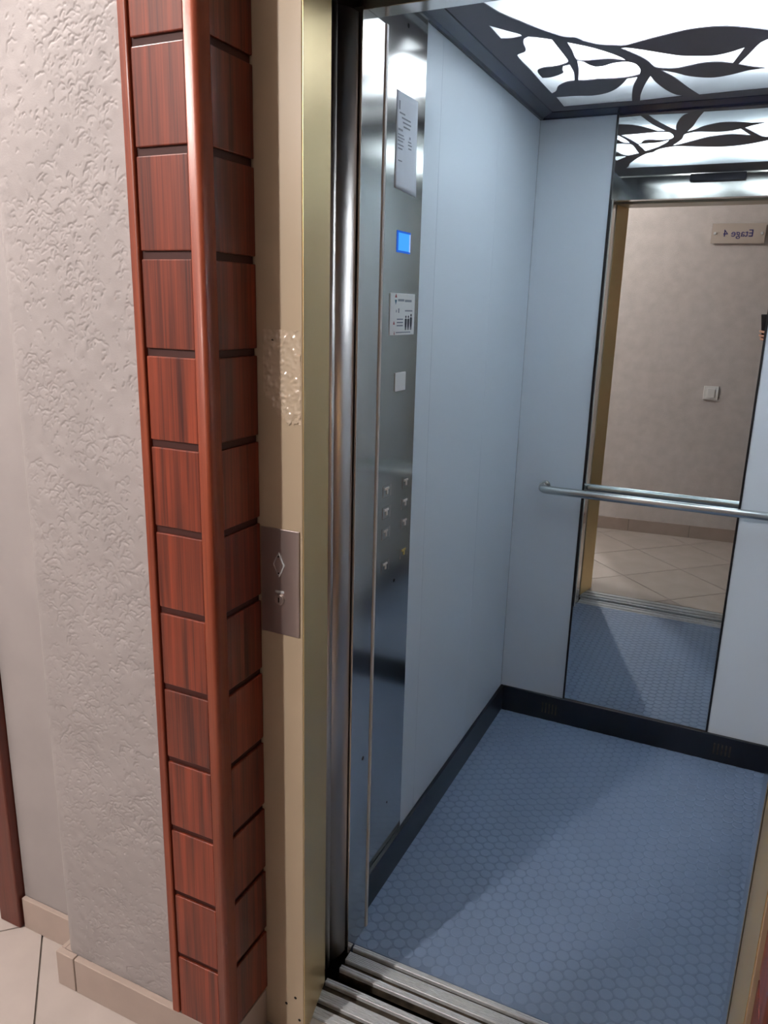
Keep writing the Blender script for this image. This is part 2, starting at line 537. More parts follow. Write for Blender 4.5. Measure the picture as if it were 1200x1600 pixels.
struct(box('landing_wall_front_upper', -0.52, XR, -1.72, -1.602, 2.302, CH, 'plaster'))
struct(box('landing_wall_front_lintel', -0.036, 0.93, -1.72, -1.602, 2.20, 2.301, 'plaster'))
struct(box('landing_wall_front_right', 1.0255, XR, -1.72, -1.602, -0.1, 2.301, 'plaster'))

# ================================================================== WOODEN CLADDING
GROOVE0, GSTEP, GH = 0.251, 0.1513, 0.0125
edges = [0.100] + [GROOVE0 + GSTEP * k for k in range(14)] + [2.30]

def cladding(name, label, fx0, fx1, strip, post_pts, rx_face, rx_back, ry0, ry1, backing):
    root = empty(name, (fx0, -1.73, 0.1))
    for b in backing:
        child_at(box('backing', *b, 0.1, 2.30, 'wood_dark'), root)
    child_at(box('edge_strip', strip[0], strip[1], -1.743, -1.715, 0.1, 2.30, 'wood2', None, 0.004, 3), root)
    o = prism('corner_post', post_pts, 0.1, 2.30, 'wood2', smooth=False)
    for p in o.data.polygons:
        if abs(p.normal.z) < 0.5:
            p.use_smooth = True
    child_at(o, root)
    pm = rm = None
    for i in range(len(edges) - 1):
        a = edges[i] + (GH / 2 if i else 0)
        b = edges[i + 1] - (GH / 2 if i < len(edges) - 2 else 0)
        std = 0 < i < len(edges) - 2
        if std and pm is not None:
            child_at(link('plank', pm, None, None, (0, 0, a)), root)
            child_at(link('return_plank', rm, None, None, (0, 0, a)), root)
            continue
        o1 = box('plank', fx0, fx1, -1.740, -1.7335, 0, b - a, 'wood', None, 0.0018, 2, loc=(0, 0, a))
        o2 = box('return_plank', min(rx_face, rx_back), max(rx_face, rx_back), ry0, ry1, 0, b - a, 'wood', None, 0.0018, 2, loc=(0, 0, a))
        if std:
            pm, rm = o1.data, o2.data
        child_at(o1, root); child_at(o2, root)
    return tag(root, label, 'cladding')

def arc(cx, cy, r, a0, a1, n=10):
    return [(cx + r * math.cos(a0 + (a1 - a0) * k / n), cy + r * math.sin(a0 + (a1 - a0) * k / n)) for k in range(n + 1)]

postL = [(-0.0575, -1.709), (-0.0575, -1.7395)] + arc(-0.0535, -1.7395, 0.004, math.radians(180), math.radians(265), 4) + arc(-0.0425, -1.7355, 0.0085, math.radians(275), math.radians(360), 8) + [(-0.034, -1.7105)]
cladding('wood_cladding', 'red-brown grooved wood cladding wrapping the wall corner left of the lift opening',
         -0.1585, -0.0585, (-0.1795, -0.1615), postL, -0.0355, -0.0415, -1.7095, -1.6008,
         [(-0.162, -0.0575, -1.7335, -1.7225), (-0.048, -0.0415, -1.7095, -1.6008)])
mx_ = lambda x: 0.844 - x            # mirrored about the middle of the opening
postR = [(mx_(a), b) for a, b in postL][::-1]
cladding('wood_cladding', 'orange-brown wood cladding on the wall corner right of the lift opening',
         mx_(-0.0585), mx_(-0.1585), (mx_(-0.1615), mx_(-0.1795)), postR, mx_(-0.0355), mx_(-0.0415), -1.7095, -1.6008,
         [(mx_(-0.0575), mx_(-0.162), -1.7335, -1.7225), (mx_(-0.0415), mx_(-0.048), -1.7095, -1.6008)])

# ================================================================== BEIGE LANDING DOOR FRAME
fr = empty('lift_door_frame', (0.45, -1.55, 0))
def addto(root, o):
    return child_at(o, root)
addto(fr, prism('jamb', [(-0.060, -1.60), (0.055, -1.60), (0.022, -1.451), (0.012, -1.451), (-0.060, -1.50)], 0, 2.06, 'jamb', bevel=0.0015))
addto(fr, prism('jamb', [(0.872, -1.60), (0.905, -1.60), (0.94, -1.50), (0.873, -1.451), (0.863, -1.451)], 0, 2.06, 'jamb', bevel=0.0015))
addto(fr, prism('jamb_reveal', [(0.0552, -1.5985), (0.0564, -1.5985), (0.0236, -1.4515), (0.0224, -1.4515)], 0.0, 2.06, 'gold_steel'))
addto(fr, prism('jamb_reveal', [(0.8718, -1.5985), (0.8624, -1.4515), (0.8612, -1.4515), (0.8706, -1.5985)], 0.0, 2.06, 'gold_steel'))
addto(fr, box('head', -0.034, 0.94, -1.60, -1.451, 2.061, 2.20, 'jamb', None, 0.002))
tag(fr, 'beige painted metal frame around the lift opening', 'door frame')

# crinkled shiny residue where tape was torn off the jamb
def residue():
    """thin torn film: a wrinkled sheet with a ragged outline"""
    rs = np.random.RandomState(5)
    x0, x1, z0, z1 = -0.024, 0.052, 1.325, 1.505
    nx, nz = 38, 90
    w_ = rs.rand(nz + 1, nx + 1)
    s_ = w_.copy()
    for _ in range(2):
        s_ = (s_ + np.roll(s_, 1, 0) + np.roll(s_, -1, 0) + np.roll(s_, 1, 1) + np.roll(s_, -1, 1)) / 5
    s_ = (s_ - s_.min()) / (s_.max() - s_.min())
    bm = bmesh.new()
    vs = {}
    for i in range(nz + 1):
        for j in range(nx + 1):
            h_ = max(0.0, s_[i, j] - 0.45) ** 1.2
            vs[i, j] = bm.verts.new((x0 + (x1 - x0) * j / nx, -1.6004 - 0.0065 * h_, z0 + (z1 - z0) * i / nz))
    ragged = np.cumsum(rs.uniform(-1, 1, nx + 1)) * 2.2
    for i in range(nz):
        for j in range(nx):
            lim = 12 + ragged[j] + (24 if j < nx * 0.35 else 0) * (1 - j / (nx * 0.35))
            if i < lim or i > nz - 2 - abs(ragged[j]) * 0.3:
                continue
            if s_[i, j] < 0.18 + 0.25 * max(0, (40 - i)) / 40:
                continue
            bm.faces.new((vs[i, j], vs[i, j + 1], vs[i + 1, j + 1], vs[i + 1, j]))
    bmesh.ops.delete(bm, geom=[v for v in bm.verts if not v.link_faces], context='VERTS')
    return bm_mesh(bm, 'tape_residue')
tag(link('tape_residue', residue(), 'glue', smooth=True), 'patch of crinkled shiny tape residue on the beige left jamb', 'tape residue')
sh = cyl_mesh('screw_hole', 0.0032, 0.0006, 10)
for x, z in ((-0.003, 1.486), (0.035, 0.10), (0.012, 0.075), (0.045, 0.045)):
    o = link('screw_hole', sh, 'hole', None, (x, -1.6001, z), (math.pi / 2, 0, 0))
    if z > 1:
        o.scale = (2.0, 1.3, 1)
    child_at(o, fr)

# call station
cs = empty('call_station', (0.009, -1.60, 0.945))
addto(cs, box('faceplate', -0.033, 0.0495, -1.6035, -1.6002, 0.942, 1.148, 'steel_satin', None, 0.001))
def flat_shape(name, pts, axis, off, depth, m, parent=None):
    """outline in (a, z): axis 'y' lies in a plane y=off facing -y; axis 'x' in a plane x=off facing +x"""
    bm = bmesh.new()
    if axis == 'y':
        f = [bm.verts.new((a, off, z)) for a, z in pts]; k = [bm.verts.new((a, off + depth, z)) for a, z in pts]
    else:
        f = [bm.verts.new((off, a, z)) for a, z in pts]; k = [bm.verts.new((off - depth, a, z)) for a, z in pts]
    n = len(pts)
    bm.faces.new(f); bm.faces.new(k[::-1])
    for i in range(n):
        bm.faces.new((f[i], k[i], k[(i + 1) % n], f[(i + 1) % n]))
    return link(name, bm_mesh(bm, name), m, parent)
dia = lambda cx, cz, a, b: [(cx - a, cz), (cx - a * .35, cz - b * .7), (cx, cz - b), (cx + a * .35, cz - b * .7), (cx + a, cz), (cx + a * .35, cz + b * .7), (cx, cz + b), (cx - a * .35, cz + b * .7)]
addto(cs, flat_shape('button_rim', dia(0.007, 1.080, 0.0125, 0.024), 'y', -1.6050, 0.0016, 'alu'))
addto(cs, flat_shape('call_button', dia(0.007, 1.080, 0.0095, 0.019), 'y', -1.6062, 0.0014, 'steel_satin'))
for z in (1.096, 1.064):
    addto(cs, link('button_dot', cyl_mesh('button_dot', 0.0016, 0.0006, 10), 'hole', None, (0.007, -1.6062, z), (math.pi / 2, 0, 0)))
ks = addto(cs, link('key_switch', cyl_mesh('key_switch', 0.0105, 0.004, 20, 0.001), 'steel_bright', None, (0.0075, -1.6035, 1.012), (math.pi / 2, 0, 0)))
link('key_slot', prism_mesh('key_slot', [(-0.0012, -0.005), (0.0012, -0.005), (0.0012, 0.005), (-0.0012, 0.005)], 0.0039, 0.0045), 'hole', ks)
addto(cs, box('key_label', -0.002, 0.017, -1.6042, -1.6034, 1.0245, 1.029, 'alu', None, 0.0004))
tag(cs, 'tall steel call plate with diamond button and key switch on the left jamb', 'call button')

# ================================================================== LANDING LAMP AND THINGS ON THE OPPOSITE WALL
def ring_lathe(name, prof, seg=24):
    bm = bmesh.new()
    rows = [[bm.verts.new((r * math.cos(2 * math.pi * k / seg), r * math.sin(2 * math.pi * k / seg), z)) for k in range(seg)] for r, z in prof]
    for i in range(len(rows) - 1):
        for k in range(seg):
            bm.faces.new((rows[i][k], rows[i][(k + 1) % seg], rows[i + 1][(k + 1) % seg], rows[i + 1][k]))
    return bm_mesh(bm, name)
bm = bmesh.new()
bmesh.ops.create_uvsphere(bm, u_segments=16, v_segments=10, radius=0.03)
bulb_me = bm_mesh(bm, 'bulb')
bulb_me.materials.append(M['globe'])
bulb_fill = bulb_me.copy()
bulb_fill.materials.clear(); bulb_fill.materials.append(M['globe_fill'])
for q, lbl, bme in zip(LAMP_POS, ('bright bare bulb hanging low in the hall opposite the lift', 'added unseen fill bulb close to the landing ceiling on the left'), (bulb_me, bulb_fill)):
    lp = empty('ceiling_lamp', (q[0], q[1], CH))
    dz = q[2] - CH
    link('bulb', bme, None, lp, (0, 0, dz), smooth=True)
    link('socket', ring_lathe('socket', [(0.0, 0.06), (0.016, 0.06), (0.016, 0.02), (0.012, 0.016), (0.0, 0.016)]), 'white_plastic', lp, (0, 0, dz))
    link('cord', tube_mesh('cord', [(0, 0, 0), (0, 0, dz + 0.055)], 0.003, 8), 'black', lp)
    link('ceiling_rose', cyl_mesh('ceiling_rose', 0.04, 0.02, 20), 'white_plastic', lp, (0, 0, -0.02))
    tag(lp, lbl, 'ceiling lamp', 'bare bulbs along the landing ceiling')

sw = empty('light_switch', WLOC); sw.rotation_euler = WROT
box('switch_plate', 0.149, 0.243, 0.0, 0.012, 0.985, 1.077, 'white_plastic', sw, 0.003)
box('rocker', 0.172, 0.220, 0.012, 0.018, 1.000, 1.062, 'white_plastic', sw, 0.002)
tag(sw, 'white square light switch on the sprayed wall, seen in the mirror', 'light switch')

sg = empty('floor_sign', WLOC); sg.rotation_euler = WROT
sx0, sx1, sz0, sz1 = 0.072, 0.392, 1.995, 2.118
box('sign_plate', sx0, sx1, 0.012, 0.017, sz0, sz1, 'acrylic', sg, 0.001)
for x in (sx0 + 0.02, sx1 - 0.02):
    link('standoff', cyl_mesh('standoff', 0.009, 0.022, 16, 0.002), 'alu', sg, (x, 0.0, 2.057), (-math.pi / 2, 0, 0))
tm = text_mesh('sign_text', 'Etage 4', 0.062)
o = link('sign_text', tm, 'ink_blue', sg, ((sx0 + sx1) / 2, 0.0177, 2.056), (math.pi / 2, 0, math.pi))
tag(sg, 'clear sign reading Etage 4 on the far wall, reversed in the mirror', 'sign')

# ================================================================== LIFT DOORS AND SILLS
def door_leaf(name, label, prof, y0, y1):
    r = empty(name, (-0.3, (y0 + y1) / 2, 0.012))
    o = prism('leaf', [(-0.72, y0)] + prof + [(-0.72, y1)], 0.012, 2.05, 'steel_bright')
    for p in o.data.polygons:
        if abs(p.normal.z) < 0.5 and p.normal.x > 0.05:
            p.use_smooth = True
    addto(r, o)
    addto(r, box('rubber_seal', -0.03, -0.013, y1 + 0.0002, y1 + 0.0015, 0.012, 2.05, 'black'))
    return tag(r, label, 'lift door')
door_leaf('lift_door', 'landing-side sliding steel lift door pushed open behind the beige jamb',
          [(0.006, -1.434)] + arc(0.006, -1.4225, 0.0115, -math.pi / 2, math.pi / 2, 12), -1.434, -1.411)
door_leaf('lift_door', 'cabin-side sliding steel lift door pushed open beside the steel column',
          [(-0.006, -1.409)] + [(-0.006 + 0.032 * math.sin(t) ** 0.9, -1.409 + 0.046 * (1 - math.cos(t)) ** 0.95) for t in [math.radians(v) for v in range(8, 91, 6)]] + [(0.027, -1.359)], -1.409, -1.358)
struct(box('shaft_wall_left', -0.80, -0.76, -1.5, 0.1, -0.2, 2.4, 'black'))

def sill(name, label, strips, groove_y, x0, x1, depth_mat):
    r = empty(name, ((x0 + x1) / 2, sum(groove_y) / 2, -0.03))
    addto(r, box('groove_bed', x0, x1, groove_y[0], groove_y[1], -0.03, -0.012, depth_mat))
    for a, b, ribs in strips:
        addto(r, box('rail', x0, x1, a, b, -0.012, -0.0012, 'alu', None, 0.0008, 1))
        n = ribs
        for k in range(n):
            yy = a + (b - a) * (k + 0.5) / n
            addto(r, box('rib', x0, x1, yy - (b - a) / n * .32, yy + (b - a) / n * .32, -0.0012, 0.0, 'alu'))
    return tag(r, label, 'door sill')
sill('lift_sill', 'ribbed aluminium sill along the edge of the blue lift floor',
     [(-1.334, -1.321, 2), (-1.374, -1.346, 6), (-1.404, -1.389, 2)], (-1.405, -1.320), 0.036, 0.864, 'alu_dirty')
sill('landing_sill', 'dirty aluminium sill along the edge of the beige floor tiles',
     [(-1.452, -1.438, 2), (-1.500, -1.472, 5), (-1.544, -1.516, 3)], (-1.545, -1.437), 0.024, 0.861, 'alu_dirty')
struct(box('shaft_floor', -0.2, 1.2, -1.56, 0.05, -0.25, -0.14, 'alu_dirty'))

# ================================================================== LIFT CABIN
CW, CZ = 1.010, 2.150
# floor with round studs
lf = struct(box('lift_floor', 0, CW, -1.320, 0, -0.03, 0, 'rubber_gap'))
def stud_faces(bm, x, y):
    r, h, n = 0.0158, 0.0012, 12
    lo = [bm.verts.new((x + r * math.cos(2 * math.pi * k / n), y + r * math.sin(2 * math.pi * k / n), 0)) for k in range(n)]
    hi = [bm.verts.new((x + (r - .0018) * math.cos(2 * math.pi * k / n), y + (r - .0018) * math.sin(2 * math.pi * k / n), h)) for k in range(n)]
    bm.faces.new(hi)
    for k in range(n):
        bm.faces.new((lo[k], lo[(k + 1) % n], hi[(k + 1) % n], hi[k]))
spots = []
col, x, p = 0, 0.018, 0.0335
while x < CW - 0.012:
    y = -1.304 + (p / 2 if col % 2 else 0)
    while y < -0.014:
        spots.append((x, y))
        y += p
    x += p * 0.866
    col += 1
def rank(q):                     # nearest studs that the photograph shows come first
    dv = Vector((q[0], q[1], 0)) - CAM_POS
    zz = dv.dot(CAM_F)
    u_, v_ = FPX * dv.dot(CAM_R) / zz, FPX * dv.dot(CAM_U) / zz
    seen = -600 < u_ < 560 and -790 < v_ and q[0] > 0.05
    return (0 if seen else 1, dv.length)
spots.sort(key=rank)
bm = bmesh.new(); stud_faces(bm, 0, 0)
stud_me = bm_mesh(bm, 'rubber_stud'); stud_me.materials.append(M['rubber'])
for q in spots[:300]:
    link('rubber_stud', stud_me, None, lf, (q[0], q[1], 0))
bm = bmesh.new()
for q in spots[300:]:
    stud_faces(bm, *q)
so = link('rubber_stud_field', bm_mesh(bm, 'rubber_stud_field'), 'rubber', lf)
so['kind'] = 'stuff'

# left wall
wl = struct(box('wall_left', -0.05, -0.020, -1.26, 0.02, 0, 2.3, 'black'))
for a, b in ((-0.978, -0.8825), (-0.8815, -0.4315), (-0.4305, -0.001)):
    box('wall_panel', -0.0195, 0.0, a, b, 0.098, CZ, 'laminate', wl, 0.0006, 1)
# back wall
MX0, MX1 = 0.250, 0.7626
wb = struct(box('wall_back', -0.05, CW + 0.05, 0.020, 0.05, 0, 2.3, 'black'))
box('wall_panel', 0.0, MX0 - 0.003, 0.0, 0.0195, 0.098, CZ, 'laminate', wb, 0.0006, 1)
box('wall_panel', MX1 + 0.003, CW, 0.0, 0.0195, 0.098, CZ, 'laminate', wb, 0.0006, 1)
wr = struct(box('wall_right', CW + 0.020, CW + 0.05, -1.26, 0.02, 0, 2.3, 'black'))
for a, b in ((-1.258, -0.8825), (-0.8815, -0.4315), (-0.4305, -0.001)):
    box('wall_panel', CW, CW + 0.0195, a, b, 0.098, CZ, 'laminate', wr, 0.0006, 1)
struct(box('baseboard_left', 0.0005, 0.012, -1.258, -0.0005, 0, 0.103, 'base', None, 0.0012, 1))
struct(box('baseboard_back', 0.0125, CW - 0.0125, -0.012, -0.0005, 0, 0.103, 'base', None, 0.0012, 1))
struct(box('baseboard_right', CW - 0.012, CW - 0.0005, -1.258, -0.0005, 0, 0.103, 'base', None, 0.0012, 1))
bb = bpy.data.objects['baseboard_back']
for cx in (0.198, 0.818):                       # small vent slots in the kick plate
    for k in range(5):
        box('vent_slot', cx - 0.026 + k * 0.013, cx - 0.021 + k * 0.013, -0.0124, -0.0119, 0.03, 0.072, 'alu_dirty', bb)

# mirror
mr_ = empty('wall_mirror', ((MX0 + MX1) / 2, 0, 0.1))
addto(mr_, box('mirror_glass', MX0 + 0.003, MX1 - 0.003, -0.002, 0.004, 0.104, CZ - 0.001, 'mirror'))
for x in (MX0, MX1):
    addto(mr_, box('edge_trim', x - 0.0035, x + 0.0035, -0.004, 0.004, 0.104, CZ - 0.001, 'trim'))
tag(mr_, 'tall mirror panel with black edge strips on the lift back wall', 'mirror')

# handrail
hr = empty('handrail', (CW / 2, 0, 0.925))
HZ, HY, HR = 0.926, -0.062, 0.0148
pts = [(0.112, 0.0, HZ), (0.112, -0.030, HZ)] + [(0.112 + 0.03 * (1 - math.cos(t)), -0.032 - 0.03 * math.sin(t), HZ) for t in [math.pi / 2 * k / 8 for k in range(1, 9)]]
full = pts + [(CW - x, y, z) for x, y, z in pts[::-1]]
addto(hr, link('bar', tube_mesh('bar', full, HR, 20), 'chrome', smooth=True))
for x in (0.112, CW - 0.112):
    addto(hr, link('wall_flange', cyl_mesh('wall_flange', 0.021, 0.005, 24, 0.0015), 'chrome', None, (x, 0, HZ), (math.pi / 2, 0, 0)))
tag(hr, 'round polished steel handrail across the mirror', 'handrail')

# front columns and header (steel)
fc = struct(empty('column_front', (0.0, -1.31, 0)))
addto(fc, box('column_face', -0.03, 0.0335, -1.355, -1.2605, 0, 2.06, 'steel', None, 0.001))
addto(fc, box('column_edge', 0.0300, 0.0362, -1.2603, -1.2505, 0.0, 2.06, 'pale_strip', None, 0.0015))
addto(fc, box('column_seam', 0.0, 0.030, -1.2600, -1.2575, 0.0, 2.06, 'black'))
addto(fc, link('screw_hole', cyl_mesh('screw_hole', 0.005, 0.0005, 12), 'hole', None, (0.0334, -1.294, 0.51), (0, math.pi / 2, 0)))
fc2 = struct(empty('column_front', (0.9, -1.31, 0)))
addto(fc2, box('column_face', 0.866, CW + 0.02, -1.355, -1.2605, 0, 2.06, 'steel', None, 0.001))
hd = struct(empty('lintel', (0.5, -1.31, 2.06)))
addto(hd, box('header_face', -0.03, CW + 0.03, -1.335, -1.290, 2.060, 2.20, 'steel', None, 0.001))
addto(hd, box('header_box', 0.365, 0.60, -1.290, -1.262, 2.128, 2.160, 'plate', None, 0.003))

# control panel on the left wall
cp = empty('control_panel', (0, -1.09, 0.1))
addto(cp, box('faceplate', -0.0195, 0.0008, -1.257, -0.9795, 0.1035, CZ, 'steel', None, 0.0005, 1))
dsp = addto(cp, box('display_window', 0.0009, 0.0022, -1.113, -1.040, 1.660, 1.706, 'display_rim', None, 0.0006, 1))
dd = box('lit_screen', 0.0023, 0.0027, -1.107, -1.046, 1.6645, 1.7015, 'display', dsp)
box('lit_edge', 0.0027, 0.0030, -1.049, -1.0425, 1.6635, 1.7015, emis('pale_blue_edge', lin((165, 195, 255))[:3], 1.0), dsp)
pl = addto(cp, box('capacity_plate', 0.0009, 0.0022, -1.141, -1.004, 1.481, 1.573, 'white_plastic', None, 0.0006, 1))
pl['label'] = 'white capacity plate with three black figures'
def ink(name, parent, off, y0, y1, z0, z1, m):
    o = flat_shape(name, [(y0, z0), (y1, z0), (y1, z1), (y0, z1)], 'x', off, 0.0002, m, parent)
    return o
def ink_poly(name, parent, off, pts, m):
    o = flat_shape(name, pts, 'x', off, 0.0002, m, parent)
def figure(cy, z0, h, parent):
    k = h / 0.046
    ink_poly('figure', parent, 0.0025, [(cy - .0045 * k, z0), (cy - .0012 * k, z0), (cy, z0 + .016 * k), (cy + .0012 * k, z0), (cy + .0045 * k, z0), (cy + .0075 * k, z0 + .020 * k),
             (cy + .0075 * k, z0 + .033 * k), (cy + .0035 * k, z0 + .0355 * k), (cy - .0035 * k, z0 + .0355 * k), (cy - .0075 * k, z0 + .033 * k), (cy - .0075 * k, z0 + .020 * k)], 'ink_dark')
    ink_poly('figure', parent, 0.0025, [(cy + .0048 * k * math.cos(t), z0 + .0405 * k + .0040 * k * math.sin(t)) for t in [2 * math.pi * q / 10 for q in range(10)]], 'ink_dark')
figure(-1.0395, 1.4915, 0.034, pl); figure(-1.0245, 1.4915, 0.038, pl); figure(-1.054, 1.4915, 0.034, pl)
for y0, y1, z0, z1, m in ((-1.100, -1.066, 1.5555, 1.5605, 'ink'), (-1.062, -1.024, 1.5545, 1.5595, 'ink'),
                          (-1.060, -1.018, 1.5335, 1.5365, 'ink'), (-1.104, -1.070, 1.5145, 1.5175, 'ink'), (-1.104, -1.070, 1.5075, 1.5105, 'ink'),
                          (-1.104, -1.070, 1.5005, 1.5035, 'ink'), (-1.108, -1.026, 1.4855, 1.4880, 'ink'),
                          (-1.098, -1.092, 1.530, 1.540, 'ink'), (-1.110, -1.106, 1.531, 1.537, 'ink')):
    ink('print_line', pl, 0.0025, y0, y1, z0, z1, m)
ink_poly('print_mark', pl, 0.0025, [(-1.117, 1.5635), (-1.106, 1.5635), (-1.1115, 1.5725)], 'ink_red')
ink_poly('print_mark', pl, 0.0025, [(-1.118, 1.5585), (-1.106, 1.5585), (-1.112, 1.548)], 'ink_teal')
ink_poly('print_mark', pl, 0.0025, [(-1.124, 1.5045), (-1.115, 1.5045), (-1.1195, 1.5125)], 'ink_red')
ink_poly('print_mark', pl, 0.0025, [(-1.119, 1.4825), (-1.114, 1.4825), (-1.1165, 1.490)], 'ink_red')
el = addto(cp, box('emergency_light', 0.0009, 0.0030, -1.104, -1.045, 1.353, 1.396, 'white_plastic', None, 0.0008, 1))
btn = None
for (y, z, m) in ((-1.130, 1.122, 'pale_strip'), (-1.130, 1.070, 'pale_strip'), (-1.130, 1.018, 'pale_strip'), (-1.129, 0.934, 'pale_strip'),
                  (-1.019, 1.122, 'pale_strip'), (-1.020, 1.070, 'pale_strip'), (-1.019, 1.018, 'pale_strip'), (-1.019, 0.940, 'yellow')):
    b = addto(cp, box('floor_button', 0.0008, 0.0016, y - 0.021, y + 0.021, z - 0.0145, z + 0.0145, 'steel', None, 0.001, 2))
    n_ = box('glint_mark', 0.0016, 0.0030, y - 0.013, y + 0.010, z + 0.004, z + 0.009, m, b)  # plain print marks; pale ones carry the rims' glints as painted colour
    n_ = box('glint_mark', 0.0016, 0.0030, y - 0.003, y + 0.004, z - 0.007, z + 0.003, m, b)
for y, z, r in ((-1.073, 0.880, 0.0045), (-1.084, 2.111, 0.0045), (-1.076, 0.242, 0.003)):
    addto(cp, link('screw_hole', cyl_mesh('screw_hole', r, 0.0004, 10), 'hole', None, (0.0007, y, z), (0, math.pi / 2, 0)))
tag(cp, 'tall brushed steel lift control panel with blue display and two columns of buttons', 'control panel')

# notice taped to the control panel, one lower corner curling away
def notice():
    bm = bmesh.new()
    nx, nz = 10, 16
    g_ = {}
    for i in range(nz + 1):
        for j in range(nx + 1):
            u, v = j / nx, i / nz
            y = -1.133 + (1.133 - 1.022) * u
            z = 1.790 + (1.980 - 1.790) * v - 0.006 * u * (1 - v)
            x = 0.0013 + 0.008 * max(0, u - .6) ** 2 * 4 * max(0, .5 - v) + 0.0003 * math.sin(6 * v + 3 * u)
            g_[i, j] = bm.verts.new((x, y, z))
    for i in range(nz):
        for j in range(nx):
            bm.faces.new((g_[i, j], g_[i, j + 1], g_[i + 1, j + 1], g_[i + 1, j]))
    me = bm_mesh(bm, 'sheet')
    return me
nr = empty('notice_paper', (0.003, -1.078, 1.79))
sheet = link('sheet', notice(), 'paper', smooth=True)
so_ = sheet.modifiers.new('thick', 'SOLIDIFY'); so_.thickness = 0.0004; so_.offset = 0
addto(nr, sheet)
def nink(y0, y1, z0, z1):
    x = 0.0056
    o = flat_shape('print_line', [(y0, z0), (y1, z0), (y1, z1), (y0, z1)], 'x', x - 0.0035, 0.0002, 'ink')
    addto(nr, o)
for (y0, y1, z0, z1) in ((-1.122, -1.116, 1.945, 1.962), (-1.118, -1.090, 1.938, 1.941), (-1.106, -1.060, 1.930, 1.933), (-1.100, -1.058, 1.922, 1.925), (-1.096, -1.062, 1.914, 1.917),
                          (-1.122, -1.100, 1.905, 1.909), (-1.124, -1.095, 1.896, 1.8985), (-1.124, -1.090, 1.890, 1.8925), (-1.124, -1.098, 1.884, 1.8865), (-1.064, -1.058, 1.896, 1.901),
                          (-1.070, -1.054, 1.889, 1.8915), (-1.070, -1.050, 1.883, 1.8855), (-1.124, -1.094, 1.876, 1.8785), (-1.068, -1.052, 1.876, 1.8785), (-1.122, -1.100, 1.869, 1.8715), (-1.120, -1.100, 1.845, 1.8475)):
    nink(y0, y1, z0, z1)
tag(nr, 'white printed notice sheet stuck high on the steel control panel', 'notice')

